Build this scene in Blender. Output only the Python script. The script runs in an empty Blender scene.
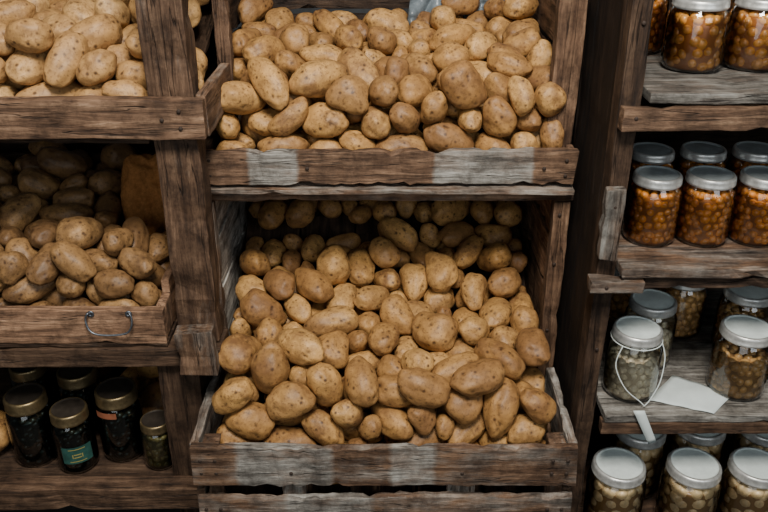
import bpy, bmesh, math, random
from mathutils import Vector, Matrix, Euler, noise
R = random.Random(7)
scene = bpy.context.scene
col = scene.collection
H = 1.55   # eye height: everything is laid out relative to eye level and lifted at the end

# ------------------------------------------------------------------ materials
def newmat(name):
    m = bpy.data.materials.new(name); m.use_nodes = True
    nt = m.node_tree; nt.nodes.clear()
    out = nt.nodes.new('ShaderNodeOutputMaterial')
    return m, nt, out
def N(nt, t, **kw):
    n = nt.nodes.new(t)
    for k, v in kw.items():
        if k in n.inputs: n.inputs[k].default_value = v
        else: setattr(n, k, v)
    return n
def L(nt, a, b): nt.links.new(a, b)
def ramp(nt, stops):
    r = nt.nodes.new('ShaderNodeValToRGB')
    e = r.color_ramp.elements
    while len(e) < len(stops): e.new(0.5)
    for i, (p, c) in enumerate(stops):
        e[i].position = p; e[i].color = (c[0], c[1], c[2], 1) if len(c) == 3 else c
    return r
def mixc(nt, fac, a, b, mode='MIX'):
    m = nt.nodes.new('ShaderNodeMix'); m.data_type = 'RGBA'; m.blend_type = mode
    if isinstance(fac, (int, float)): m.inputs[0].default_value = fac
    else: L(nt, fac, m.inputs[0])
    for s, i in ((a, 6), (b, 7)):
        if isinstance(s, tuple): m.inputs[i].default_value = (*s, 1)
        else: L(nt, s, m.inputs[i])
    return m.outputs[2]
def math_(nt, op, a, b=None, c=None, clamp=False):
    m = nt.nodes.new('ShaderNodeMath'); m.operation = op; m.use_clamp = clamp
    for i, s in enumerate((a, b, c)):
        if s is None: continue
        if isinstance(s, (int, float)): m.inputs[i].default_value = s
        else: L(nt, s, m.inputs[i])
    return m.outputs[0]

def wood_material():
    m, nt, out = newmat('aged_wood')
    uv = N(nt, 'ShaderNodeUVMap')
    mp = N(nt, 'ShaderNodeMapping'); mp.inputs['Scale'].default_value = (8, 80, 1); L(nt, uv.outputs[0], mp.inputs[0])
    g = N(nt, 'ShaderNodeTexNoise', Scale=1.0, Detail=12.0, Roughness=0.74, Distortion=0.4); L(nt, mp.outputs[0], g.inputs['Vector'])
    mp2 = N(nt, 'ShaderNodeMapping'); mp2.inputs['Scale'].default_value = (9, 26, 1); L(nt, uv.outputs[0], mp2.inputs[0])
    b = N(nt, 'ShaderNodeTexNoise', Scale=1.0, Detail=8.0, Roughness=0.7); L(nt, mp2.outputs[0], b.inputs['Vector'])
    mp3 = N(nt, 'ShaderNodeMapping'); mp3.inputs['Scale'].default_value = (7, 16, 1); L(nt, uv.outputs[0], mp3.inputs[0])
    vo = N(nt, 'ShaderNodeTexVoronoi', Scale=1.0); L(nt, mp3.outputs[0], vo.inputs['Vector'])
    knot = math_(nt, 'SUBTRACT', 1.0, math_(nt, 'MULTIPLY', vo.outputs['Distance'], 7.0), clamp=True)
    # long drying cracks
    mp4 = N(nt, 'ShaderNodeMapping'); mp4.inputs['Scale'].default_value = (2.6, 55, 1); L(nt, uv.outputs[0], mp4.inputs[0])
    cn = N(nt, 'ShaderNodeTexNoise', Scale=1.0, Detail=3.0, Roughness=0.5); L(nt, mp4.outputs[0], cn.inputs['Vector'])
    crack = math_(nt, 'SUBTRACT', 1.0, math_(nt, 'MULTIPLY', math_(nt, 'ABSOLUTE', math_(nt, 'SUBTRACT', cn.outputs['Fac'], 0.56)), 90.0), clamp=True)
    brown = ramp(nt, [(0.32, (0.020, 0.011, 0.007)), (0.46, (0.115, 0.064, 0.037)), (0.58, (0.215, 0.128, 0.076)), (0.74, (0.41, 0.265, 0.165))])
    L(nt, g.outputs['Fac'], brown.inputs[0])
    grey = ramp(nt, [(0.30, (0.04, 0.036, 0.031)), (0.46, (0.20, 0.185, 0.162)), (0.7, (0.47, 0.455, 0.41))])
    L(nt, g.outputs['Fac'], grey.inputs[0])
    at = N(nt, 'ShaderNodeAttribute', attribute_name='tint')
    sh = N(nt, 'ShaderNodeAttribute', attribute_name='shade')
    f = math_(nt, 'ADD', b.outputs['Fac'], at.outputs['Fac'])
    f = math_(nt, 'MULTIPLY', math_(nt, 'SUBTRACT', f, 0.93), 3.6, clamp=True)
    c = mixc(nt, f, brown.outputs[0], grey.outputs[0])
    c = mixc(nt, math_(nt, 'MULTIPLY', knot, 0.92), c, (0.018, 0.010, 0.007))
    c = mixc(nt, math_(nt, 'MULTIPLY', crack, 0.8), c, (0.014, 0.009, 0.007))
    gm = N(nt, 'ShaderNodeTexNoise', Scale=16.0, Detail=9.0, Roughness=0.76); tc = N(nt, 'ShaderNodeTexCoord'); L(nt, tc.outputs['Object'], gm.inputs['Vector'])
    gr = ramp(nt, [(0.38, (0.26, 0.24, 0.23)), (0.58, (1, 1, 1))]); L(nt, gm.outputs['Fac'], gr.inputs[0])
    c = mixc(nt, 0.88, c, gr.outputs[0], 'MULTIPLY')
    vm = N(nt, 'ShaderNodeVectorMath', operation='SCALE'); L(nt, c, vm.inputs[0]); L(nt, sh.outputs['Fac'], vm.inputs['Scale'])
    bs = N(nt, 'ShaderNodeBsdfPrincipled', Roughness=0.68); bs.inputs['Specular IOR Level'].default_value = 0.3
    L(nt, vm.outputs[0], bs.inputs['Base Color'])
    hh = math_(nt, 'ADD', g.outputs['Fac'], math_(nt, 'MULTIPLY', gm.outputs['Fac'], .5))
    hh = math_(nt, 'SUBTRACT', hh, math_(nt, 'MULTIPLY', crack, .5))
    bp = N(nt, 'ShaderNodeBump', Strength=0.8, Distance=0.005); L(nt, hh, bp.inputs['Height']); L(nt, bp.outputs[0], bs.inputs['Normal'])
    L(nt, bs.outputs[0], out.inputs[0])
    return m
WOOD = wood_material()

def potato_material(name, stops, dirt):
    m, nt, out = newmat(name)
    tc = N(nt, 'ShaderNodeTexCoord'); oi = N(nt, 'ShaderNodeObjectInfo')
    off = math_(nt, 'MULTIPLY', oi.outputs['Random'], 37.0)
    ad = N(nt, 'ShaderNodeVectorMath', operation='ADD'); L(nt, tc.outputs['Object'], ad.inputs[0]); L(nt, off, ad.inputs[1])
    def nz(s, d=4.0, r=0.6):
        n = N(nt, 'ShaderNodeTexNoise', Scale=s, Detail=d, Roughness=r); L(nt, ad.outputs[0], n.inputs['Vector']); return n.outputs['Fac']
    hue = ramp(nt, stops); L(nt, oi.outputs['Random'], hue.inputs[0])
    c = hue.outputs[0]
    am = math_(nt, 'FRACT', math_(nt, 'MULTIPLY', oi.outputs['Random'], 17.3))
    am = math_(nt, 'MULTIPLY_ADD', am, .50, .42)
    n1 = nz(24.0, 8.0, 0.7)
    r1 = ramp(nt, [(0.42, (0, 0, 0)), (0.61, (1, 1, 1))]); L(nt, n1, r1.inputs[0])
    c = mixc(nt, math_(nt, 'MULTIPLY', r1.outputs[0], am), c, dirt)
    n2 = nz(240.0, 3.0, 0.6)
    r2 = ramp(nt, [(0.56, (0, 0, 0)), (0.65, (1, 1, 1))]); L(nt, n2, r2.inputs[0])
    c = mixc(nt, math_(nt, 'MULTIPLY', r2.outputs[0], 0.58), c, (dirt[0]*.55, dirt[1]*.55, dirt[2]*.55))
    vo = N(nt, 'ShaderNodeTexVoronoi', Scale=62.0); L(nt, ad.outputs[0], vo.inputs['Vector'])
    r3 = ramp(nt, [(0.08, (1, 1, 1)), (0.22, (0, 0, 0))]); L(nt, vo.outputs['Distance'], r3.inputs[0])
    c = mixc(nt, math_(nt, 'MULTIPLY', r3.outputs[0], 0.88), c, (0.06, 0.027, 0.012))
    n5 = nz(42.0, 6.0, 0.7)
    r5 = ramp(nt, [(0.60, (0, 0, 0)), (0.70, (1, 1, 1))]); L(nt, n5, r5.inputs[0])
    c = mixc(nt, math_(nt, 'MULTIPLY', r5.outputs[0], 0.65), c, (dirt[0]*.42, dirt[1]*.40, dirt[2]*.42))
    n4 = nz(75.0, 5.0, 0.7)
    r4 = ramp(nt, [(0.3, (0.66, 0.64, 0.62)), (0.7, (1.15, 1.15, 1.15))]); L(nt, n4, r4.inputs[0])
    c = mixc(nt, 1.0, c, r4.outputs[0], 'MULTIPLY')
    ey = N(nt, 'ShaderNodeAttribute', attribute_name='eye')
    c = mixc(nt, math_(nt, 'MULTIPLY', ey.outputs['Fac'], 0.92), c, (0.05, 0.022, 0.010))
    bs = N(nt, 'ShaderNodeBsdfPrincipled', Roughness=0.5); bs.inputs['Specular IOR Level'].default_value = 0.36
    L(nt, c, bs.inputs['Base Color'])
    h = math_(nt, 'ADD', n1, math_(nt, 'MULTIPLY', n2, 0.35))
    bp = N(nt, 'ShaderNodeBump', Strength=0.45, Distance=0.003); L(nt, h, bp.inputs['Height']); L(nt, bp.outputs[0], bs.inputs['Normal'])
    L(nt, bs.outputs[0], out.inputs[0])
    return m
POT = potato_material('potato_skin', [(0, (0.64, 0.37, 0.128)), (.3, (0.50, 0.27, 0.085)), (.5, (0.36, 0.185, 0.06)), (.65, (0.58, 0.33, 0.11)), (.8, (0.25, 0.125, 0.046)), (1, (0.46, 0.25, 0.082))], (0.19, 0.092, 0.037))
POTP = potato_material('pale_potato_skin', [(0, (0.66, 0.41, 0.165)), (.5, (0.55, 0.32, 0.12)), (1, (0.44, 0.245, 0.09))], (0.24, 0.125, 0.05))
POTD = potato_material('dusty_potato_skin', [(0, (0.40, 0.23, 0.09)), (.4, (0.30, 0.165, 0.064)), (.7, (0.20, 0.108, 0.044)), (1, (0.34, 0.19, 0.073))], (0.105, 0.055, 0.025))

def simple(name, colr, rough=0.5, metal=0.0, spec=0.5, nscale=0, namt=0.3, bump=0.0):
    m, nt, out = newmat(name)
    bs = N(nt, 'ShaderNodeBsdfPrincipled', Roughness=rough, Metallic=metal); bs.inputs['Specular IOR Level'].default_value = spec
    bs.inputs['Base Color'].default_value = (*colr, 1)
    if nscale:
        tc = N(nt, 'ShaderNodeTexCoord'); n = N(nt, 'ShaderNodeTexNoise', Scale=float(nscale), Detail=6.0, Roughness=0.65); L(nt, tc.outputs['Object'], n.inputs['Vector'])
        r = ramp(nt, [(0.3, tuple(x*(1-namt) for x in colr)), (0.7, tuple(min(1, x*(1+namt)) for x in colr))]); L(nt, n.outputs['Fac'], r.inputs[0])
        L(nt, r.outputs[0], bs.inputs['Base Color'])
        if bump:
            bp = N(nt, 'ShaderNodeBump', Strength=bump, Distance=0.004); L(nt, n.outputs['Fac'], bp.inputs['Height']); L(nt, bp.outputs[0], bs.inputs['Normal'])
    L(nt, bs.outputs[0], out.inputs[0])
    return m
def glass_mat(name, tint):
    m, nt, out = newmat(name)
    tr = N(nt, 'ShaderNodeBsdfTransparent'); tr.inputs[0].default_value = (*tint, 1)
    gl = N(nt, 'ShaderNodeBsdfGlossy', Roughness=0.05); gl.inputs[0].default_value = (1, 1, 1, 1)
    fr = N(nt, 'ShaderNodeFresnel', IOR=1.5)
    mx = N(nt, 'ShaderNodeMixShader'); L(nt, math_(nt, 'MULTIPLY_ADD', fr.outputs[0], 1.2, 0.03), mx.inputs[0])
    L(nt, tr.outputs[0], mx.inputs[1]); L(nt, gl.outputs[0], mx.inputs[2]); L(nt, mx.outputs[0], out.inputs[0])
    return m
GLASS = glass_mat('jar_glass', (0.98, 0.97, 0.94))
GLASSD = glass_mat('dark_jar_glass', (0.50, 0.60, 0.58))
STEEL = simple('dull_steel', (0.60, 0.60, 0.57), 0.36, 0.6, 0.5, 60, 0.35)
TOPGREY = simple('grey_lid_paint', (0.33, 0.37, 0.375), 0.42, 0.1, 0.5, 40, 0.3)
TOPBLUE = simple('pale_mint_lid_paint', (0.66, 0.73, 0.70), 0.42, 0.0, 0.5, 40, 0.14)
BRASS = simple('tarnished_brass', (0.25, 0.185, 0.095), 0.4, 0.85, 0.5, 70, 0.5)
TOPDARK = simple('dark_lid_paint', (0.045, 0.036, 0.028), 0.4, 0.3, 0.5, 50, 0.4)
BEAN_O = simple('orange_pickle', (0.66, 0.26, 0.045), 0.25, 0, 0.6, 90, 0.5)
BEAN_A = simple('amber_pickle', (0.60, 0.28, 0.06), 0.25, 0, 0.6, 90, 0.5)
BEAN_T = simple('tan_pickle', (0.54, 0.32, 0.12), 0.3, 0, 0.6, 90, 0.5)
BEAN_C = simple('cream_pickle', (0.74, 0.56, 0.31), 0.35, 0, 0.6, 70, 0.35)
BEAN_W = simple('pale_pickle', (0.80, 0.70, 0.52), 0.35, 0, 0.6, 70, 0.3)
BEAN_D = simple('dark_preserve', (0.04, 0.026, 0.016), 0.3, 0, 0.6, 70, 0.6)
LIQ_O = simple('orange_brine', (0.26, 0.09, 0.016), 0.3, 0, 0.5)
LIQ_T = simple('brown_brine', (0.26, 0.15, 0.06), 0.3, 0, 0.5)
LIQ_W = simple('cloudy_brine', (0.52, 0.44, 0.31), 0.3, 0, 0.5)
LIQ_D = simple('black_brine', (0.012, 0.012, 0.01), 0.3, 0, 0.5)
IRON = simple('worn_iron', (0.20, 0.22, 0.25), 0.42, 0.9, 0.5, 50, 0.4)
RUST = simple('rusty_nail', (0.045, 0.03, 0.022), 0.7, 0.3, 0.4, 50, 0.4)
PAPER = simple('paper', (0.58, 0.64, 0.62), 0.85, 0, 0.2, 20, 0.12)
SACK = simple('orange_sack_cloth', (0.40, 0.17, 0.052), 0.85, 0, 0.2, 160, 0.35, 0.2)
SACKD = simple('dark_sack_cloth', (0.09, 0.065, 0.05), 0.85, 0, 0.2, 90, 0.5, 0.5)
PLASTIC = simple('crumpled_plastic', (0.15, 0.18, 0.20), 0.32, 0, 0.5, 30, 0.5, 0.3)
GREENLAB = simple('green_label_paper', (0.022, 0.075, 0.062), 0.6, 0, 0.3, 60, 0.4)
GOLDLAB = simple('ochre_label_ink', (0.30, 0.25, 0.07), 0.6, 0, 0.3)
REDLAB = simple('rust_label_paper', (0.26, 0.09, 0.045), 0.6, 0, 0.3, 60, 0.3)
PLASTER = simple('dark_plaster', (0.05, 0.055, 0.06), 0.9, 0, 0.2, 6, 0.5, 0.3)
CONCRETE = simple('stone_floor', (0.06, 0.055, 0.05), 0.85, 0, 0.2, 8, 0.4, 0.4)

# ------------------------------------------------------------------ helpers
def link(o): col.objects.link(o); return o
def thing(name, loc, label, category, group=None):
    o = bpy.data.objects.new(name, None); o.location = loc; o.empty_display_size = 0.05
    o['label'] = label; o['category'] = category
    if group: o['group'] = group
    return link(o)
def part(name, me, parent, loc=(0, 0, 0)):
    o = bpy.data.objects.new(name, me); o.parent = parent; o.location = loc
    return link(o)

def board_geo(c, s, rot=(0, 0, 0), tint=0.3, shade=1.0, wob=0.0016, patch=()):
    s = list(s); ax = s.index(max(s))
    bm = bmesh.new(); bmesh.ops.create_cube(bm, size=1)
    for v in bm.verts:
        for i in range(3): v.co[i] *= s[i]
    ed = [e for e in bm.edges if abs((e.verts[0].co - e.verts[1].co)[ax]) > s[ax]*0.9]
    cuts = max(3, min(60 if patch else 30, int(s[ax]/(0.01 if patch else 0.018))))
    bmesh.ops.subdivide_edges(bm, edges=ed, cuts=cuts, use_grid_fill=True)
    o = Vector((R.uniform(0, 50), R.uniform(0, 50), R.uniform(0, 50)))
    for v in bm.verts:
        nv = noise.noise_vector(v.co*7+o)*wob*1.3 + noise.noise_vector(v.co*60+o)*wob*0.7
        nv[ax] *= 2.4 if abs(v.co[ax]) > s[ax]*0.49 else 0.2
        ch = noise.noise(v.co*52+o*2)
        if ch > .28:
            for i in range(3):
                if i != ax: nv[i] -= math.copysign((ch-.28)*min(.016, s[i]*.42), v.co[i])
        v.co += nv
    sharp = [e for e in bm.edges if len(e.link_faces) == 2 and e.calc_face_angle(0) > 0.9]
    bmesh.ops.bevel(bm, geom=sharp, offset=min(0.0020, min(s)*0.18), segments=2, profile=0.6, affect='EDGES')
    bm.normal_update()
    M = Euler(rot).to_matrix(); C = Vector(c)
    ou, ov = R.uniform(0, 40), R.uniform(0, 40)
    bm.verts.index_update()
    faces, uvs = [], []
    for f in bm.faces:
        n = [abs(x) for x in f.normal]; d = n.index(max(n))
        faces.append([v.index for v in f.verts])
        for l in f.loops:
            p = l.vert.co
            if d == ax:
                a, b = [i for i in range(3) if i != ax]; uvs.append((p[a]*6+ou, p[b]+ov))
            else:
                b = [i for i in range(3) if i not in (ax, d)][0]
                uvs.append((p[ax]+ou, p[b]+ov+d*0.37+(0.2 if f.normal[d] > 0 else 0)))
    verts = [M @ v.co + C for v in bm.verts]
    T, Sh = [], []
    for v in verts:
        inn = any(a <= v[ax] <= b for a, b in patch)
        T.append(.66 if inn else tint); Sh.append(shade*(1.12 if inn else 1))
    bm.free()
    return verts, faces, uvs, T, Sh
def boards(name, specs, parent, label=None):
    V, F, U, T, S = [], [], [], [], []
    for sp in specs:
        x0, x1, y0, y1, z0, z1 = sp[:6]; o = dict(sp[6]) if len(sp) > 6 else {}
        j = o.pop('j', 0.006)
        rot = o.pop('rot', (R.uniform(-j, j), R.uniform(-j, j), R.uniform(-j, j)))
        g = board_geo(((x0+x1)/2, (y0+y1)/2, (z0+z1)/2), (x1-x0, y1-y0, z1-z0), rot, **o)
        b = len(V); V += g[0]; F += [[i+b for i in f] for f in g[1]]; U += g[2]
        k = R.uniform(0.88, 1.1)
        T += g[3]; S += [x*k for x in g[4]]
    ctr = Vector((sum(v[0] for v in V), sum(v[1] for v in V), sum(v[2] for v in V)))/len(V)
    me = bpy.data.meshes.new(name); me.from_pydata([v-ctr for v in V], [], F)
    ul = me.uv_layers.new(name='UVMap')
    for i, u in enumerate(U): ul.data[i].uv = u
    a = me.attributes.new('tint', 'FLOAT', 'POINT'); a.data.foreach_set('value', T)
    a = me.attributes.new('shade', 'FLOAT', 'POINT'); a.data.foreach_set('value', S)
    me.materials.append(WOOD)
    o = part(name, me, parent, ctr - Vector(parent.location))
    if label: o['label'] = label
    return o
def lathe(prof, seg=48, ridge=None):
    V, F = [], []
    n = len(prof)
    for k in range(seg):
        a = 2*math.pi*k/seg
        for i, (r, z) in enumerate(prof):
            rr = r*(1+(ridge[1] if (ridge and ridge[0](i) and k % 2) else 0))
            V.append((rr*math.cos(a), rr*math.sin(a), z))
    for k in range(seg):
        k2 = (k+1) % seg
        for i in range(n-1):
            F.append((k*n+i, k2*n+i, k2*n+i+1, k*n+i+1))
    return V, F
def mesh(name, V, F, mats, smooth=True, fm=None):
    me = bpy.data.meshes.new(name); me.from_pydata(V, [], F)
    bm = bmesh.new(); bm.from_mesh(me); bmesh.ops.remove_doubles(bm, verts=bm.verts, dist=1e-6)
    bmesh.ops.recalc_face_normals(bm, faces=bm.faces)
    bm.to_mesh(me); bm.free()
    for m in mats: me.materials.append(m)
    for p in me.polygons:
        p.use_smooth = smooth
        if fm: p.material_index = fm(p)
    return me
def catmull(P, n=8):
    P = [Vector(p) for p in P]; out = []
    for i in range(len(P)-1):
        a, b, c, d = P[max(0, i-1)], P[i], P[i+1], P[min(len(P)-1, i+2)]
        for k in range(n):
            t = k/n
            out.append(.5*((2*b)+(c-a)*t+(2*a-5*b+4*c-d)*t*t+(3*b-a-3*c+d)*t**3))
    return out+[P[-1]]
def tube(paths, r, seg=8):
    V, F = [], []
    for P in paths:
        pts = catmull(P); up = Vector((.13, .31, .94)).normalized(); b0 = len(V)
        for i, p in enumerate(pts):
            t = (pts[min(i+1, len(pts)-1)]-pts[max(i-1, 0)]).normalized()
            s = t.cross(up).normalized(); u = s.cross(t)
            for k in range(seg):
                a = 2*math.pi*k/seg; V.append(tuple(p+s*(r*math.cos(a))+u*(r*math.sin(a))))
        for i in range(len(pts)-1):
            for k in range(seg):
                F.append((b0+i*seg+k, b0+i*seg+(k+1) % seg, b0+(i+1)*seg+(k+1) % seg, b0+(i+1)*seg+k))
        F.append(tuple(b0+k for k in range(seg))); F.append(tuple(b0+(len(pts)-1)*seg+k for k in range(seg)))
    return V, F

V_, F_ = lathe([(0, 0.0012), (0.0020, 0.0011), (0.0028, 0.0005), (0.0030, -0.001)], 12)
NAIL = mesh('nail', V_, F_, [RUST])
def nails(parent, pts):
    for p in pts:
        o = part('nail', NAIL, parent, Vector(p)-Vector(parent.location)); o.rotation_euler = (math.pi/2, 0, 0)

# ------------------------------------------------------------------ room
def room_box(name, x0, x1, y0, y1, z0, z1, mat):
    me = bpy.data.meshes.new(name); bm = bmesh.new(); bmesh.ops.create_cube(bm, size=1)
    for v in bm.verts: v.co = Vector((v.co.x*(x1-x0), v.co.y*(y1-y0), v.co.z*(z1-z0)))
    bm.to_mesh(me); bm.free(); me.materials.append(mat)
    o = bpy.data.objects.new(name, me); o.location = ((x0+x1)/2, (y0+y1)/2, (z0+z1)/2); o['kind'] = 'structure'
    o['label'] = 'dark ' + ('stone floor' if 'floor' in name else 'plaster surface of the storeroom'); o['category'] = name.split('_')[0]
    return link(o)
room_box('floor', -1.9, 1.9, -1.6, 1.95, -1.65, -1.55, CONCRETE)
room_box('wall_back', -1.9, 1.9, 1.95, 2.05, -1.55, 1.15, PLASTER)
room_box('wall_left', -2.0, -1.9, -1.6, 2.05, -1.55, 1.15, PLASTER)
room_box('wall_right', 1.9, 2.0, -1.6, 2.05, -1.55, 1.15, PLASTER)
room_box('wall_front', -1.9, 1.9, -1.7, -1.6, -1.55, 1.15, PLASTER)
room_box('ceiling', -2.0, 2.0, -1.7, 2.05, 1.15, 1.25, PLASTER)

# ------------------------------------------------------------------ bench under the centre crates
bench = thing('wooden_bench', (0, 1.28, -1.55), 'dark rough wooden bench carrying the stacked crates', 'bench')
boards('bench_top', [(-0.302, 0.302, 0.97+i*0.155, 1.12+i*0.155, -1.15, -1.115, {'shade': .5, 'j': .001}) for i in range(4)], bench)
for x in (-0.29, 0.23):
    for y in (1.0, 1.5):
        boards('leg', [(x, x+0.055, y, y+0.055, -1.549, -1.152, {'shade': .5, 'j': 0})], bench)

# ------------------------------------------------------------------ lower centre crate
def mir(s, a, b): return (min(s*a, s*b), max(s*a, s*b))
lc = thing('wooden_crate', (0, 1.24, -1.11), 'large weathered grey slatted wooden crate with high sides, heaped with potatoes', 'crate')
boards('front_slat', [(-0.303, 0.302, 0.960, 0.973, -0.896, -0.820, {'tint': .46, 'shade': 1.15, 'wob': .0024, 'patch': ((-.225, -.085), (.01, .08))})], lc)
boards('front_slat', [(-0.299, 0.302, 0.960, 0.973, -0.995, -0.922, {'tint': .52, 'shade': 1.15, 'wob': .0024, 'patch': ((-.16, -.02),)})], lc)
boards('front_slat', [(-0.300, 0.300, 0.960, 0.973, -1.10, -1.012, {'tint': .5, 'shade': .9})], lc)
boards('front_batten', [(-0.165, -0.125, 0.975, 0.984, -1.09, -0.86, {'tint': .6})], lc)
boards('front_batten', [(0.10, 0.145, 0.975, 0.984, -1.09, -0.86, {'tint': .6})], lc)
for s in (-1, 1):
    a, b = mir(s, .302, .288)
    p0, p1 = mir(s, .285, .258)
    boards('corner_post', [(p0, p1, 0.976, 1.002, -1.105, -0.824, {'tint': .4, 'shade': .9})], lc)
    boards('side_panel', [(a, b, 0.976, 1.185, -0.900, -0.822, {'tint': .62, 'shade': 1.25, 'wob': .0025}), (a, b, 0.976, 1.185, -1.0, -0.915, {'tint': .45}),
                          (a, b, 0.976, 1.185, -1.1, -1.01, {'tint': .4})], lc)
    p0, p1 = mir(s, .303, .276)
    boards('upright_post', [(p0, p1, 1.187, 1.212, -1.105, -0.510, {'tint': .5 if s < 0 else .2, 'shade': 1.05 if s < 0 else .95})], lc)
    zz = [-1.1, -1.0, -0.90, -0.80, -0.70, -0.60, -0.508]
    boards('side_wall', [(a, b, 1.214, 1.56, zz[i]+.004, zz[i+1]-.004, {'tint': (.95 if s < 0 else .25), 'shade': 2.3 if s < 0 else 1.4}) for i in range(6)], lc)  # pale left planks coloured brighter still to offset the shadow inside
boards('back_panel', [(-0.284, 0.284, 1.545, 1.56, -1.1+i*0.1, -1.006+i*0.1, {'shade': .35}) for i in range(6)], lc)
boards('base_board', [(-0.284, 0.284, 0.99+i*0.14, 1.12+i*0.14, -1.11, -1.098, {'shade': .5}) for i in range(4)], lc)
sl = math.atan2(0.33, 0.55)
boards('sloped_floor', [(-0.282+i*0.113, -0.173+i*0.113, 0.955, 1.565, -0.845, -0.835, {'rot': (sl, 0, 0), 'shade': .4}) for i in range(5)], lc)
boards('top_rail', [(-0.300, 0.303, 1.188, 1.215, -0.506, -0.488, {'tint': .42, 'shade': 1.15, 'wob': .0025})], lc)
boards('top_rail', [(-0.300, 0.303, 1.53, 1.56, -0.506, -0.488, {'shade': .5})], lc)
nails(lc, [(x, 0.9585, z) for x in (-0.285, -0.262, 0.262, 0.285) for z in (-0.845, -0.87, -0.945, -0.975)] + [(-0.145, 0.9585, -0.87), (0.122, 0.9585, -0.87)] +
      [(s*0.285, 1.186, z) for s in (-1, 1) for z in (-0.53, -0.62, -0.75)])

# ------------------------------------------------------------------ upper centre crate
uc = thing('wooden_crate', (0.006, 1.38, -0.485), 'brown wooden crate with low front board, full of golden potatoes', 'crate')
boards('base_board', [(-0.290, 0.301, 1.166+i*0.11, 1.271+i*0.11, -0.486, -0.478, {'tint': .55 if i == 0 else .1, 'shade': 1.15 if i == 0 else .5, 'j': .001}) for i in range(4)], uc)
boards('front_board', [(-0.288, 0.300, 1.174, 1.188, -0.472, -0.416, {'tint': .28, 'shade': 1.1, 'wob': .0024, 'patch': ((-.21, -.13), (.075, .235))})], uc)
boards('upright_post', [(-0.270, -0.246, 1.292, 1.315, -0.474, -0.04, {'tint': .15, 'shade': .95})], uc)
boards('side_panel', [(-0.289, -0.278, 1.192, 1.60, -0.474, -0.42, {'tint': .3}), (-0.286, -0.275, 1.40, 1.60, -0.41, -0.31, {'shade': .6}),
                      (-0.286, -0.275, 1.40, 1.60, -0.30, -0.2, {'shade': .6}), (-0.286, -0.275, 1.40, 1.60, -0.19, -0.05, {'shade': .6})], uc)
boards('upright_post', [(0.258, 0.300, 1.215, 1.24, -0.474, -0.04, {'tint': .08, 'shade': 1.2})], uc)
boards('side_panel', [(0.288, 0.300, 1.192, 1.212, -0.474, -0.42, {'tint': .2}), (0.288, 0.300, 1.242, 1.60, -0.474, -0.39, {'tint': .1, 'shade': 1.1})] +
       [(0.288, 0.300, 1.242, 1.60, -0.38+i*.085, -0.305+i*.085, {'tint': .1, 'shade': 1.4}) for i in range(4)], uc)
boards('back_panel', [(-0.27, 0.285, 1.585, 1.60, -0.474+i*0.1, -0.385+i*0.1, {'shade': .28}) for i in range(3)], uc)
sl2 = math.atan2(0.18, 0.40)
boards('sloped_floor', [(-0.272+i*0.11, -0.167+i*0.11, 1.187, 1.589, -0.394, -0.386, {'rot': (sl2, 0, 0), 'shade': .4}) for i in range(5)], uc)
nails(uc, [(x, 1.173, z) for x in (-0.272, 0.284) for z in (-0.432, -0.457)] + [(-0.12, 1.173, -0.445), (0.25, 1.173, -0.445)])

# ------------------------------------------------------------------ left rack
lr = thing('wooden_storage_rack', (-0.62, 1.35, -1.55), 'dark brown rough timber storage rack holding potatoes and jars', 'shelf')
boards('post', [(-.332, -.268, 1.102, 1.150, -0.7205, 0.12, {'tint': .36, 'shade': .8, 'j': .002, 'wob': .0025})], lr)
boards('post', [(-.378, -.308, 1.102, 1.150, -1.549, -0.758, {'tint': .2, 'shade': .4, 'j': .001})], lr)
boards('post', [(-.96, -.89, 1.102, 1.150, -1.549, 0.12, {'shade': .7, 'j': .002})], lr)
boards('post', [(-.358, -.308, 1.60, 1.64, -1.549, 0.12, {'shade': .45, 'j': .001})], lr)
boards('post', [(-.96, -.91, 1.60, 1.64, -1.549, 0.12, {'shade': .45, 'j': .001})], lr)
boards('front_board', [(-0.96, -0.250, 1.080, 1.100, -0.368, -0.310, {'tint': .12, 'shade': 1.2, 'wob': .002})], lr)
boards('side_board', [(-0.264, -0.249, 1.102, 1.285, -0.368, -0.306, {'tint': .42, 'shade': 1.2})], lr)
boards('shelf_board', [(-0.95, -0.336, 1.102, 1.20, -0.380, -0.370, {'shade': .5})]+[(-0.95, -0.266 if i == 0 else -.296, 1.205+i*.1, 1.28+i*.105, -0.380, -0.370, {'shade': .5, 'j': .001}) for i in range(3)], lr)
sl3 = math.atan2(0.13, 0.38)
boards('sloped_floor', [(-0.95+i*0.11, -0.845+i*0.11, 1.155, 1.49, -0.312, -0.302, {'rot': (sl3, 0, 0), 'shade': .4}) for i in range(6)], lr)
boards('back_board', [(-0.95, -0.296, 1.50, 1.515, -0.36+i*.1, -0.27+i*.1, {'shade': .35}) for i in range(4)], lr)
boards('rail', [(-0.96, -0.264, 1.085, 1.150, -0.757, -0.722, {'tint': .2, 'shade': .6})], lr)
boards('rail', [(-0.96, -0.335, 1.56, 1.59, -0.757, -0.722, {'shade': .4})], lr)
boards('rail', [(-0.96, -0.345, 1.575, 1.598, -0.50, -0.44, {'tint': .6, 'shade': .9})], lr)
boards('rail_block', [(-0.326, -0.268, 1.058, 1.084, -0.752, -0.672, {'tint': .5, 'shade': .95, 'wob': .0025})], lr)
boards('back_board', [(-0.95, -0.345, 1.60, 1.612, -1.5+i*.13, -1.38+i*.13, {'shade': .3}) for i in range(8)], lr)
boards('shelf_board', [(-0.96, -0.306, 1.064, 1.100, -1.050, -1.004, {'tint': .2, 'shade': .8}), (-0.96, -0.38, 1.102, 1.32, -1.030, -1.012, {'shade': .45}), (-0.96, -0.34, 1.33, 1.58, -1.030, -1.012, {'shade': .4})], lr)
nails(lr, [(-0.285, 1.079, -0.325), (-0.285, 1.079, -0.35), (-0.31, 1.079, -0.338)])

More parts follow.
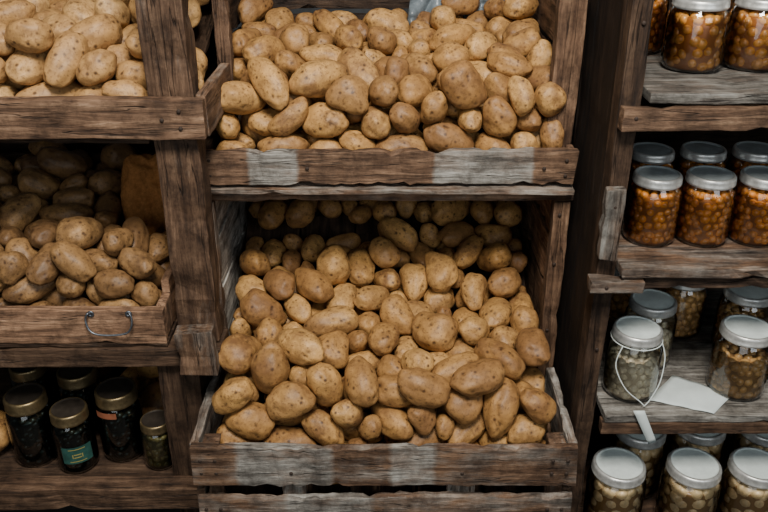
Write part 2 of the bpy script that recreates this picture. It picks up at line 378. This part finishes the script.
# ------------------------------------------------------------------ mid left crate with wire handle
mc = thing('wooden_crate', (-0.66, 1.33, -0.72), 'orange-brown wooden crate with an iron wire handle, full of dusty potatoes', 'crate')
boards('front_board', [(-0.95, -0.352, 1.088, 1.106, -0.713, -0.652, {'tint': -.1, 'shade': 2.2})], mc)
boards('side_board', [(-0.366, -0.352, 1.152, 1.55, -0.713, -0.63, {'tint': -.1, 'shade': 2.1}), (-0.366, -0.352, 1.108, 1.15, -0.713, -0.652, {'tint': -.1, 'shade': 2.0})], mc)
boards('side_board', [(-0.95, -0.936, 1.108, 1.55, -0.713, -0.64, {'shade': .7})], mc)
boards('back_board', [(-0.93, -0.37, 1.536, 1.55, -0.713, -0.55, {'shade': .5})], mc)
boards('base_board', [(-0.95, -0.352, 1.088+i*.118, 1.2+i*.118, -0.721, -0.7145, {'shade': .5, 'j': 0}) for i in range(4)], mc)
hx = -0.434
pts = [(hx-.030, 0, .018), (hx-.033, -.005, .021), (hx-.037, -.007, .012), (hx-.034, -.010, -.003), (hx-.024, -.012, -.012), (hx, -.013, -.014), (hx+.025, -.012, -.011), (hx+.034, -.010, -.001), (hx+.036, -.007, .013), (hx+.033, -.005, .021), (hx+.030, 0, .018)]
V, F = tube([[(a+0.66, b+1.086-1.33, c-0.674+0.72) for a, b, c in pts]], .0017)
part('handle', mesh('handle', V, F, [IRON]), mc)['label'] = 'bent iron wire handle'
for sx in (-1, 1):
    V, F = lathe([(0.0016, 0), (0.0050, 0), (0.0058, 0.0010), (0.0050, 0.0022), (0.0016, 0.0022), (0.0016, 0)], 20)
    o = part('washer', mesh('washer', V, F, [IRON]), mc, (hx+sx*.030+0.66, 1.0865-1.33, -0.656+0.72)); o.rotation_euler = (math.pi/2, 0, 0)

# ------------------------------------------------------------------ right rack
rr = thing('wooden_shelf_rack', (0.6, 1.25, -1.55), 'dark weathered timber shelf rack lined with jars of preserves', 'shelf')
boards('post', [(0.316, 0.344, 1.052, 1.090, -1.549, 0.12, {'tint': .26, 'shade': .5, 'j': .002, 'wob': .003})], rr)
boards('post', [(0.86, 0.90, 1.052, 1.090, -1.549, 0.12, {'shade': .6, 'j': .002})], rr)
boards('post', [(0.316, 0.352, 1.46, 1.50, -1.549, 0.12, {'shade': .3, 'j': .002})], rr)
boards('post', [(0.86, 0.90, 1.46, 1.50, -1.549, 0.12, {'shade': .4, 'j': .002})], rr)
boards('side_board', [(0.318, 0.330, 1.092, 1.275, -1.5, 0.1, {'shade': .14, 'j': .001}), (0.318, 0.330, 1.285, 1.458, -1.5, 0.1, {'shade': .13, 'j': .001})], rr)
boards('splinter_board', [(0.312, 0.338, 1.034, 1.050, -0.535, -0.430, {'tint': .60, 'shade': .65, 'wob': .005})], rr)
boards('rail', [(0.316, 0.90, 1.030, 1.050, -0.337, -0.305, {'tint': .2, 'shade': .85})], rr)
boards('shelf_board', [(0.354, 0.86, 1.040, 1.255, -0.303, -0.288, {'tint': .68, 'shade': .8, 'j': .001}), (0.354, 0.86, 1.26, 1.455, -0.303, -0.288, {'tint': .5, 'shade': .5, 'j': .001})], rr)
boards('rail', [(0.300, 0.38, 1.020, 1.049, -0.580, -0.562, {'tint': .5, 'shade': .85, 'wob': .003}), ], rr)
boards('rail', [(0.385, 0.90, 1.035, 1.050, -0.580, -0.562, {'tint': .2, 'shade': .5})], rr)
boards('shelf_board', [(0.345, 0.86, 1.025, 1.251, -0.560, -0.545, {'tint': .50, 'shade': .95, 'j': .001}), (0.354, 0.86, 1.26, 1.455, -0.560, -0.545, {'shade': .4, 'j': .001})], rr)
boards('rail', [(0.354, 0.90, 1.030, 1.050, -0.850, -0.828, {'tint': .2, 'shade': .85})], rr)
boards('shelf_board', [(0.354, 0.86, 1.030, 1.245, -0.827, -0.813, {'tint': .8, 'shade': 1.15, 'j': .001}), (0.354, 0.86, 1.25, 1.455, -0.827, -0.813, {'tint': .6, 'shade': .7, 'j': .001})], rr)
boards('shelf_board', [(0.354, 0.86, 1.030, 1.24, -1.115, -1.10, {'tint': .3, 'shade': .6, 'j': .001}), (0.354, 0.86, 1.25, 1.455, -1.115, -1.10, {'shade': .5, 'j': .001})], rr)
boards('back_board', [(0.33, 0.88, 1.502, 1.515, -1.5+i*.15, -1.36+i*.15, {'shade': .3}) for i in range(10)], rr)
nails(rr, [(0.335, 1.029, -0.32), (0.325, 1.019, -0.572), (0.325, 1.033, -0.45), (0.334, 1.051, -0.7), (0.334, 1.051, -0.2)])

# ------------------------------------------------------------------ jars
def jar_meshes(key, r, h, glass, bead, liq, br, rim, top, tall_lid=False, fill=0.8):
    lh = 0.17*h if tall_lid else 0.125*h
    nk = h-lh
    prof = [(0, 0.002), (r*.7, 0.0), (r*.9, 0.001), (r*.98, 0.006), (r, 0.014), (r, nk*.80), (r*.975, nk*.88), (r*.90, nk*.95), (r*.84, nk*.99), (r*.83, nk), (r*.83, h-.004)]
    V, F = lathe(prof, 40); body = mesh('glass_body', V, F, [glass])
    lr_ = r*.91
    lp = [(lr_*.97, nk-.001), (lr_, nk+.001), (lr_, nk+.003), (lr_*.975, nk+.004), (lr_*.975, h-.005), (lr_*.97, h-.002), (lr_*.93, h), (lr_*.86, h), (lr_*.83, h-.0018), (lr_*.80, h-.0018), (lr_*.5, h-.0012), (0, h-.001)]
    V, F = lathe(lp, 96, (lambda i: i in (3, 4), 0.018))
    lid = mesh('lid', V, F, [rim, top], True, lambda p: 1 if (math.hypot(p.center.x, p.center.y) < lr_*.88) else 0)
    rnd = random.Random(len(key)*7+int(r*1e4))
    ct = nk*fill
    cp = [(0, .003), (r*.82, .003), (r*.84, .01), (r*.84, ct-.004), (r*.80, ct), (0, ct)]
    V, F = lathe(cp, 32); nf0 = len(F)
    ico = bmesh.new(); bmesh.ops.create_icosphere(ico, subdivisions=2, radius=1)
    iv = [v.co.copy() for v in ico.verts]; fi = [[v.index for v in f.verts] for f in ico.faces]; ico.free()
    def bead_at(x, y, z):
        sx, sy, sz = (br*rnd.uniform(.75, 1.15) for _ in range(3)); b = len(V)
        q = Euler((rnd.uniform(0, 6), rnd.uniform(0, 6), rnd.uniform(0, 6))).to_matrix()
        for v in iv:
            p = q @ Vector((v.x*sx, v.y*sy, v.z*sz)); V.append((p.x+x, p.y+y, p.z+z))
        F.extend([[i+b for i in f] for f in fi])
    z = br+.003; row = 0
    while z < ct:
        n = int(2*math.pi*(r*.84)/(br*1.85))
        for k in range(n):
            a = 2*math.pi*(k+.5*(row % 2)+rnd.uniform(-.3, .3))/n
            q = r*.97-br*1.15
            bead_at(q*math.cos(a), q*math.sin(a), z+rnd.uniform(-.45, .45)*br)
        z += br*1.65; row += 1
    q = r*.65
    while q > 0:
        n = max(1, int(2*math.pi*q/(br*1.9)))
        for k in range(n):
            a = 2*math.pi*(k+rnd.random()*.3)/n; bead_at(q*math.cos(a), q*math.sin(a), ct-br*.2+rnd.uniform(-.3, .3)*br)
        q -= br*1.8
    me = bpy.data.meshes.new('contents'); me.from_pydata(V, [], F); me.materials.append(bead); me.materials.append(liq)
    for i, p in enumerate(me.polygons): p.use_smooth = True; p.material_index = 1 if i < nf0 else 0
    return body, lid, me, (r, h)
J = {
 'orange': jar_meshes('orange', .040, .108, GLASS, BEAN_O, LIQ_O, .0070, STEEL, TOPGREY, fill=.86),
 'amber': jar_meshes('amber', .043, .099, GLASS, BEAN_A, LIQ_O, .0088, STEEL, TOPGREY, fill=.88),
 'tan': jar_meshes('tan', .044, .118, GLASS, BEAN_T, LIQ_T, .0075, STEEL, TOPGREY, fill=.86),
 'cream': jar_meshes('cream', .044, .122, GLASS, BEAN_W, LIQ_W, .0076, STEEL, TOPBLUE, fill=.62),
 'brown': jar_meshes('brown', .046, .120, GLASS, BEAN_T, LIQ_T, .0080, STEEL, TOPBLUE, fill=.66),
 'big': jar_meshes('bigger', .051, .138, GLASS, BEAN_C, LIQ_T, .0130, STEEL, TOPBLUE, fill=.85),
 'dark': jar_meshes('dark', .036, .125, GLASSD, BEAN_D, LIQ_D, .008, BRASS, TOPDARK, True, fill=.85),
 'small': jar_meshes('small', .030, .092, GLASSD, BEAN_T, LIQ_T, .0068, BRASS, TOPDARK, True, fill=.85),
}
CN = {'orange': 'pickled_beans', 'amber': 'pickled_beans', 'tan': 'pickled_beans', 'cream': 'pickled_garlic', 'brown': 'pickled_mushrooms', 'big': 'pickled_mushrooms', 'dark': 'dark_preserves', 'small': 'pickled_beans'}
LB = {'orange': 'glass jar of orange preserved beans with steel screw lid on shelf',
      'amber': 'squat glass jar of amber preserved olives with dull steel lid',
      'tan': 'glass jar of tan preserved beans with dull grey lid on shelf',
      'cream': 'glass jar half full of cream preserves with pale mint lid',
      'brown': 'wide glass jar of brown preserves with pale lid on shelf',
      'big': 'large glass jar of cream preserves with pale mint lid on shelf',
      'dark': 'dark glass jar of preserves with tall ribbed brass lid',
      'small': 'small dark glass jar of seeds with ribbed brass lid'}
def jar(kind, x, y, z, group, sc=1.0, label=None):
    b, l, c, _ = J[kind]
    t = thing('glass_jar', (x, y, z), label or LB[kind], 'jar', group)
    t.rotation_euler = (0, 0, R.uniform(0, 6.28)); t.scale = (sc, sc, sc)
    part('glass_body', b, t); part('lid', l, t); part(CN[kind], c, t)['kind'] = 'stuff'
    return t
Z1, Z2, Z3, Z4, ZL = -0.2865, -0.5435, -0.8115, -1.0985, -1.0105
g = 'jars on the top shelf'
jar('amber', .450, 1.175, Z1, g); jar('amber', .542, 1.18, Z1, g); jar('amber', .64, 1.18, Z1, g); jar('orange', .405, 1.29, Z1, g, .95); jar('amber', .51, 1.30, Z1, g)
g = 'jars of orange beans on the upper middle shelf'
for x, y in ((.413, 1.13), (.494, 1.13), (.576, 1.13), (.66, 1.13), (.437, 1.24), (.523, 1.245), (.609, 1.245)):
    jar('orange', x, y, Z2, g)
g = 'jars on the lower middle shelf'
wirejar = jar('cream', .411, 1.10, Z3, g, 1, 'glass jar half full of cream preserves, pale lid, string and tag')
jar('cream', .463, 1.19, Z3, g, 1.0, 'glass jar of cream preserves with pale lid behind another jar')
jar('brown', .591, 1.105, Z3, g, 1.0); jar('tan', .553, 1.29, Z3, g); jar('brown', .645, 1.23, Z3, g); jar('tan', .70, 1.12, Z3, g); jar('tan', .46, 1.33, Z3, g)
g = 'large jars on the bottom shelf'
for x, y in ((.413, 1.085), (.545, 1.085), (.655, 1.085), (.480, 1.185), (.595, 1.195), (.715, 1.19)):
    jar('big', x, y, Z4, g, 1.0)
g = 'dark jars with brass lids'
jd = [jar('dark', x, y, ZL, g, s) for x, y, s in ((-.645, 1.165, 1.12), (-.562, 1.145, 1.0), (-.486, 1.180, 1.14), (-.580, 1.245, 1.10), (-.690, 1.28, 1.0))]
jar('small', -.411, 1.150, ZL, g, 1.05)
def curved_label(name, t, r, z0, z1, a0, a1, mat):
    V, F = [], []; n = 14
    for k in range(n+1):
        a = a0+(a1-a0)*k/n
        for z in (z0, z1): V.append((r*math.cos(a), r*math.sin(a), z))
    for k in range(n): F.append((2*k, 2*k+2, 2*k+3, 2*k+1))
    return part(name, mesh(name, V, F, [mat]), t)
t = jd[1]; t.rotation_euler = (0, 0, 0)
d = -math.pi/2+.42
curved_label('label', t, .0364, .026, .062, d-.75, d+.75, GREENLAB)['label'] = 'dark green paper label'
def emblem(parent, r, z0, z1, a0, a1, mat):
    V, F = [], []
    for (za, zb, aa, ab) in ((.0, .06, .05, .95), (.30, .38, .3, .7), (.30, .6, .22, .27), (.30, .6, .73, .78), (.52, .6, .3, .7), (.94, 1, .05, .95)):
        n = 8; b = len(V)
        for k in range(n+1):
            a = a0+(a1-a0)*(aa+(ab-aa)*k/n)
            for z in (za, zb): V.append((r*math.cos(a), r*math.sin(a), z0+(z1-z0)*z))
        for k in range(n): F.append((b+2*k, b+2*k+2, b+2*k+3, b+2*k+1))
    part('emblem', mesh('emblem', V, F, [mat]), parent)
emblem(t, .0367, .030, .058, d-.45, d+.45, GOLDLAB)
t = jd[2]; t.rotation_euler = (0, 0, 0)
curved_label('label', t, .0364, .090, .101, d-1.2, d-.2, REDLAB)['label'] = 'rust-coloured paper band'
wirejar.rotation_euler = (0, 0, 0)
ring = [(.0405*math.cos(a), .0405*math.sin(a), .1035) for a in [i*2*math.pi/24 for i in range(25)]]
V, F = tube([ring, [(-.030, -.028, .1035), (-.038, -.033, .07), (-.022, -.046, .035), (.004, -.051, .012), (.012, -.052, .004)],
             [(.036, -.02, .1035), (.041, -.028, .08), (.034, -.043, .045), (.02, -.051, .016), (.012, -.052, .004)]], .0009)
part('string', mesh('string', V, F, [PAPER]), wirejar)['label'] = 'pale tie string'
def sheet(name, P, nx, ny, f, mat, loc, label, cat, th=.0006):
    V = []; F = []
    for j in range(ny+1):
        for i in range(nx+1):
            u, v = i/nx, j/ny
            p = (P[0]*(1-u)*(1-v)+P[1]*u*(1-v)+P[2]*u*v+P[3]*(1-u)*v); p = p+Vector(f(u, v)); V.append(p)
    for j in range(ny):
        for i in range(nx): a = j*(nx+1)+i; F.append((a, a+1, a+nx+2, a+nx+1))
    me = mesh(name, V, F, [mat]); o = bpy.data.objects.new(name, me); o.location = loc
    sm = o.modifiers.new('s', 'SOLIDIFY'); sm.thickness = th; sm.offset = 1
    o['label'] = label; o['category'] = cat; return link(o)
Vv = Vector
sheet('paper_sheet', [Vv((-.070, -.024, 0)), Vv((.025, -.060, 0)), Vv((.075, -.010, 0)), Vv((-.008, .045, 0))], 10, 10, lambda u, v: (0, 0, .005*math.sin(u*3.1)*math.sin(v*3)+.0015*abs(math.sin(u*9+v*4))), PAPER, (.506, 1.092, Z3+.0006), 'creased pale paper sheet lying beside the jars', 'paper')
sheet('paper_tag', [Vv((.022, -.001, -.068)), Vv((.034, -.001, -.062)), Vv((.006, 0, .0)), Vv((-.012, 0, .0))], 2, 8, lambda u, v: (0, -.002*math.sin(v*3), 0), PAPER, (.410, 1.0265, -.800), 'narrow white paper tag hanging over shelf edge', 'tag')
def crump(u, v):
    p = Vector((u*5, v*4, 1.7)); return (0, -.03*abs(noise.noise(p))*2-.02*abs(noise.noise(p*2.3)), .012*noise.noise(p*1.4))
sheet('plastic_sheet', [Vv((-.12, 0, -.10)), Vv((.10, 0, -.10)), Vv((.11, .0, .10)), Vv((-.09, .0, .09))], 60, 50, crump, PLASTIC, (.16, 1.575, -.215), 'crumpled dark blue-grey plastic sheet behind the potatoes', 'plastic sheet', .0008)
sheet('plastic_sheet', [Vv((-.06, 0, -.03)), Vv((.10, 0, -.03)), Vv((.10, .0, .03)), Vv((-.06, .0, .035))], 50, 20, crump, PLASTIC, (.07, 1.540, -.545), 'crumpled dark plastic sheet hanging at the back of the crate', 'plastic sheet', .0008)

def blob(name, dims, loc, mat, seed, amp, freq, label, cat, rot=(0, 0, 0)):
    bm = bmesh.new(); bmesh.ops.create_icosphere(bm, subdivisions=5, radius=1)
    o3 = Vector((seed*3.1, seed*1.7, seed))
    for v in bm.verts:
        p = v.co.copy()
        rd = 1+noise.noise(p*freq+o3)*amp-abs(noise.noise(p*freq*2.2+o3))*amp*.6
        q = p*rd
        v.co = Vector((q.x*dims[0], q.y*dims[1], max(q.z, -.82)*dims[2]))
    me = bpy.data.meshes.new(name); bm.to_mesh(me); bm.free(); me.materials.append(mat)
    for p in me.polygons: p.use_smooth = True
    o = bpy.data.objects.new(name, me); o.location = loc; o.rotation_euler = rot; o['label'] = label; o['category'] = cat
    return link(o)
blob('cloth_sack', (.060, .070, .125), (-.432, 1.405, -.620), SACK, 3, .35, 1.5, 'crumpled orange-brown cloth sack among the potatoes', 'sack')
blob('cloth_sack', (.07, .06, .10), (-.46, 1.50, -.935), SACKD, 8, .35, 1.5, 'dark slumped cloth sack behind the jars', 'sack')
blob('cloth_sack', (.09, .06, .09), (-.72, 1.50, -.94), SACKD, 11, .35, 1.5, 'dark slumped cloth sack behind the jars', 'sack')

# ------------------------------------------------------------------ potatoes
def potato_mesh(seed, sub):
    rnd = random.Random(seed*131+5)
    Lh = rnd.uniform(.036, .049); W = rnd.uniform(.0245, .0290); T = W*rnd.uniform(.88, .98)
    if seed % 4 == 0: Lh = rnd.uniform(.030, .034)
    tp = rnd.uniform(-.16, .16); bend = rnd.uniform(-.005, .007); o3 = Vector((seed*7.3, seed*2.1, -seed*3.7))
    eyes = []
    for _ in range(11):
        e = Vector((rnd.uniform(-1, 1), rnd.uniform(-1, 1), rnd.uniform(-1, 1))).normalized()
        eyes.append((e, rnd.uniform(.6, 1.3)))
    bm = bmesh.new(); bmesh.ops.create_icosphere(bm, subdivisions=sub, radius=1)
    E = []
    for v in bm.verts:
        u = v.co.normalized()
        k = 1+.15*noise.noise(u*1.1+o3)+.055*noise.noise(u*2.4+o3)
        ey = 0
        for e, s in eyes:
            dv = (u-e); dd = (dv.x*1.0)**2+dv.y**2*.45+dv.z**2*.45
            k -= .032*s*math.exp(-dd/.012); ey = max(ey, s*math.exp(-dd/.0034))
        rad = math.sqrt(max(1e-9, 1-u.x*u.x)); P = 2.3
        lp = (abs(u.x)**P+rad**P)**(-1/P)      # blunt, rounded ends
        w = (1+tp*u.x)*lp
        v.co = Vector((u.x*lp*Lh*k, u.y*W*w*k + bend*(u.x*u.x*2-.6), u.z*T*w*k)); E.append(min(1, ey))
    me = bpy.data.meshes.new('potato'); bm.to_mesh(me); bm.free()
    a = me.attributes.new('eye', 'FLOAT', 'POINT'); a.data.foreach_set('value', E)
    for p in me.polygons: p.use_smooth = True
    return me
NV = 14
BASE = [potato_mesh(i, 5) for i in range(NV)]; LO = [potato_mesh(i, 3) for i in range(NV)]
HI = {}
for nm, mt in (('n', POT), ('p', POTP), ('d', POTD)):
    HI[nm] = []
    for m_ in BASE:
        d_ = m_.copy(); d_.materials.append(mt); HI[nm].append(d_)

S = 10.0
CONT = [
 dict(b=(-.275, .275, 1.004, 1.535), z=(-.980, -.650), sc=(.64, 1.08), blk=[], mat='n', n=232, group='potatoes in the large lower crate', lab='brown-skinned speckled potato heaped in the large slatted crate'),
 dict(b=(-.270, .284, 1.194, 1.575), z=(-.478, -.300), sc=(.70, 1.04), blk=[(-.30, -.24, 1.28, 1.325)], mat='n', n=150, group='potatoes in the upper crate', lab='brown-skinned speckled potato in the crate with low front'),
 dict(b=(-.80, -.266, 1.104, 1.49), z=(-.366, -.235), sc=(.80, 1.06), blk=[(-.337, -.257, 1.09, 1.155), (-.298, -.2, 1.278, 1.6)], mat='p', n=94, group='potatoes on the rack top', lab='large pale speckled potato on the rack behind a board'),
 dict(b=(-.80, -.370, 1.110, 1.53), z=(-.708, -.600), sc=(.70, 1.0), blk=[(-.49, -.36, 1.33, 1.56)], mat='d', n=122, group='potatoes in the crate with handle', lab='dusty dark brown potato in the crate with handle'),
]
simcol = bpy.data.collections.new('sim'); scene.collection.children.link(simcol)
pas, act = [], []
def collider(x0, x1, y0, y1, z0, z1, ox):
    me = bpy.data.meshes.new('c'); bm = bmesh.new(); bmesh.ops.create_cube(bm, size=1)
    for v in bm.verts: v.co = Vector((v.co.x*(x1-x0), v.co.y*(y1-y0), v.co.z*(z1-z0)))*S
    bm.to_mesh(me); bm.free(); o = bpy.data.objects.new('c', me)
    o.location = Vector(((x0+x1)/2, (y0+y1)/2, (z0+z1)/2))*S+Vector((ox, 0, 0))
    simcol.objects.link(o); pas.append(o)
for ci, c in enumerate(CONT):
    ox = ci*40.0; c['ox'] = ox
    x0, x1, y0, y1 = c['b']; za, zb = c['z']; t_ = .1; top = 1.2
    for (a, b, e, f) in ((x0-t_, x0, y0-t_, y1+t_), (x1, x1+t_, y0-t_, y1+t_), (x0-t_, x1+t_, y0-t_, y0), (x0-t_, x1+t_, y1, y1+t_)):
        collider(a, b, e, f, za-.3, top, ox)
    for (a, b, e, f) in c['blk']: collider(a, b, e, f, za-.3, top, ox)
    ns = max(2, round((y1-y0)/.085))
    for i in range(ns):       # stepped bed under the heap
        ya = y0+(y1-y0)*i/ns; yb = y0+(y1-y0)*(i+1)/ns
        zt = za+(zb-za)*(i+.6)/ns
        collider(x0-.1, x1+.1, ya, yb, zt-.3, zt, ox)
    sp = .092*(sum(c['sc'])/2); nx_ = max(1, int((x1-x0)/sp)); nyy = max(1, int((y1-y0)/sp))
    cnt = 0; k = 0
    while cnt < c['n'] and k < 16:
        cells = [(i, j) for i in range(nx_) for j in range(nyy)]; R.shuffle(cells)
        if cnt + len(cells) > c['n']: cells.sort(key=lambda ij: -ij[1])
        for i, j in cells:
            if cnt >= c['n']: break
            x = x0+(i+.5)*(x1-x0)/nx_; y = y0+(j+.5)*(y1-y0)/nyy
            if any(a-.05 < x < b+.05 and e-.05 < y < f+.05 for a, b, e, f in c['blk']): continue
            z = za+(zb-za)*(y-y0)/(y1-y0)+.065+k*.082
            vi = R.randrange(NV); s = R.uniform(*c['sc'])*(1.0 if R.random() > .15 else .82)
            if R.random() < .12: s = c['sc'][1]*R.uniform(1.0, 1.1)
            o = bpy.data.objects.new('p', LO[vi])
            o.location = Vector((x+R.uniform(-.005, .005), y+R.uniform(-.005, .005), z))*S+Vector((ox, 0, 0))
            o.rotation_euler = (R.uniform(0, 6.28), R.uniform(-.5, .5), R.uniform(0, 6.28))
            o.scale = (s*S*R.uniform(.95, 1.08), s*S, s*S*R.uniform(.94, 1.02))
            simcol.objects.link(o); act.append((o, vi, ci)); cnt += 1
        k += 1
bpy.ops.rigidbody.world_add()
rbw = scene.rigidbody_world
rbc = bpy.data.collections.new('rb'); rbw.collection = rbc
scene.gravity = (0, 0, -60)
rbw.substeps_per_frame = 12; rbw.solver_iterations = 20
def addrb(objs, typ):
    bpy.ops.object.select_all(action='DESELECT')
    for o in objs: o.select_set(True)
    bpy.context.view_layer.objects.active = objs[0]
    bpy.ops.rigidbody.objects_add(type=typ)
addrb(pas, 'PASSIVE'); addrb([a[0] for a in act], 'ACTIVE')
for o in pas:
    o.rigid_body.collision_shape = 'BOX'; o.rigid_body.friction = .9; o.rigid_body.restitution = 0
    o.rigid_body.use_margin = True; o.rigid_body.collision_margin = .0
for o, _, _ in act:
    rb = o.rigid_body; rb.collision_shape = 'CONVEX_HULL'; rb.friction = .95; rb.restitution = 0; rb.mass = 1
    rb.linear_damping = .2; rb.angular_damping = .6; rb.use_margin = True; rb.collision_margin = .005
NF = 80
rbw.point_cache.frame_start = 1; rbw.point_cache.frame_end = NF
scene.frame_start = 1; scene.frame_end = NF
for f in range(1, NF+1): scene.frame_set(f)
dg = bpy.context.evaluated_depsgraph_get()
res = []
for o, vi, ci in act:
    m = o.evaluated_get(dg).matrix_world.copy(); res.append((m, vi, ci))
bpy.ops.rigidbody.world_remove()
for o in [a[0] for a in act]+pas: bpy.data.objects.remove(o, do_unlink=True)
bpy.data.collections.remove(simcol)
scene.frame_set(1)
pots = []
for m, vi, ci in res:
    c = CONT[ci]; lo, ro, sc_ = m.decompose()
    lo = (lo-Vector((c['ox'], 0, 0)))/S
    x0, x1, y0, y1 = c['b']
    if not (x0-.01 < lo.x < x1+.01 and y0-.01 < lo.y < y1+.01 and lo.z > c['z'][0]-.02): continue
    if ci == 0 and lo.z > -.54: continue
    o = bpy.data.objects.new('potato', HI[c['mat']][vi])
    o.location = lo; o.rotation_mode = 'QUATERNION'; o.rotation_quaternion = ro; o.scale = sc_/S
    o['label'] = c['lab']; o['category'] = 'potato'; o['group'] = c['group']
    link(o); pots.append((o, ci, vi))
print('potatoes', len(pots), [sum(1 for p in pots if p[1] == i) for i in range(4)])
for k, (x, y, dz, s, a) in enumerate(((-.432, 1.275, 0, 1.6, .3), (-.50, 1.335, 0, 1.6, 1.2), (-.425, 1.365, 0, 1.6, 2.0), (-.735, 1.18, 0, 1.5, 1.5), (-.61, 1.37, 0, 1.5, .8), (-.450, 1.325, .068, 1.5, .6), (-.545, 1.39, .062, 1.5, 2.4))):
    o = bpy.data.objects.new('potato', HI['n'][(k*3+1) % NV]); o.location = (x, y, -1.010+.0245*s+dz); o.rotation_euler = (0, 0, a); o.scale = (s*.75, s, s)  # lighter skin than the dark one, making up for light not reaching here
    o['label'] = 'large dark potato heaped on the shelf behind the jars'; o['category'] = 'potato'; o['group'] = 'dark potatoes on the bottom shelf'; link(o)

# ------------------------------------------------------------------ lift to floor-based heights
for o in list(scene.objects):
    if o.parent is None: o.location.z += H

# ------------------------------------------------------------------ camera
cam = bpy.data.cameras.new('camera'); cam.lens = 37.5; cam.sensor_width = 36; cam.clip_start = .01
co = bpy.data.objects.new('camera', cam); co.location = (0, 0, H); co.rotation_euler = (math.radians(90-27), 0, 0); link(co)
scene.camera = co

# potatoes seen from around the camera stay individual, buried ones form a heap
bpy.context.view_layer.update(); dg = bpy.context.evaluated_depsgraph_get()
seen = {}
q = math.radians(27); fw = Vector((0, math.cos(q), -math.sin(q))); up = Vector((0, math.sin(q), math.cos(q)))
for cx, w in ((0, 1), (-.25, .05), (.25, .05)):
    org = Vector((cx, 0, H))
    for py in range(2, 512, 5):
        for px in range(2, 768, 5):
            d_ = fw+Vector((1, 0, 0))*((px-384)/800)+up*((256-py)/800)
            hit, loc, nn, idx, ob, mt = scene.ray_cast(dg, org, d_.normalized())
            if hit and ob.name.startswith('potato'): seen[ob.name] = seen.get(ob.name, 0)+w
rank = sorted(pots, key=lambda p: -seen.get(p[0].name, 0))
keep = [p for p in rank if seen.get(p[0].name, 0) > 0.04][:350]
kn = set(p[0].name for p in keep)
rest = {}
for o, ci, vi in pots:
    if o.name not in kn: rest.setdefault(ci, []).append((o, vi))
print('kept', len(keep), 'rest', {k: len(v) for k, v in rest.items()})
for ci, lst in rest.items():
    bm = bmesh.new()
    base = min((o.location for o, _ in lst), key=lambda l: l.z).copy()
    for o, vi in lst:
        me = LO[vi].copy(); me.transform(Matrix.Translation(-base) @ Matrix.LocRotScale(o.location, o.rotation_quaternion, o.scale))
        bm.from_mesh(me); bpy.data.meshes.remove(me)
    me = bpy.data.meshes.new('potato_heap'); bm.to_mesh(me); bm.free(); me.materials.append({'n': POT, 'p': POTP, 'd': POTD}[CONT[ci]['mat']])
    for p in me.polygons: p.use_smooth = True
    h = bpy.data.objects.new('potato_heap', me); h.location = base; h['kind'] = 'stuff'; h['category'] = 'potatoes'
    h['label'] = 'buried potatoes filling the ' + CONT[ci]['group'].replace('potatoes in the ', '').replace('potatoes on the ', '')
    link(h)
    for o, _ in lst: bpy.data.objects.remove(o, do_unlink=True)

# ------------------------------------------------------------------ lights
def area(name, loc, tgt, size, e, c):
    l = bpy.data.lights.new(name, 'AREA'); l.size = size; l.energy = e; l.color = c
    o = bpy.data.objects.new(name, l); o.location = loc
    o.rotation_euler = (Vector(tgt)-Vector(loc)).to_track_quat('-Z', 'Y').to_euler(); return link(o)
area('window_light', (.05, .05, H+1.0), (0.08, 1.2, H-.6), .5, 58, (1.0, .945, .865))
area('side_light', (1.2, -.9, H+.5), (.3, 1.2, H-.5), 1.0, 12, (.84, .93, 1.0))
area('fill_light', (-.5, -1.4, H+.1), (-.1, 1.3, H-.7), 1.6, 14, (.90, .96, 1.0))  # added wide fill from the camera side, lifts the dark left crate
w = bpy.data.worlds.new('world'); scene.world = w; w.use_nodes = True
w.node_tree.nodes['Background'].inputs[0].default_value = (.5, .6, .7, 1); w.node_tree.nodes['Background'].inputs[1].default_value = .15
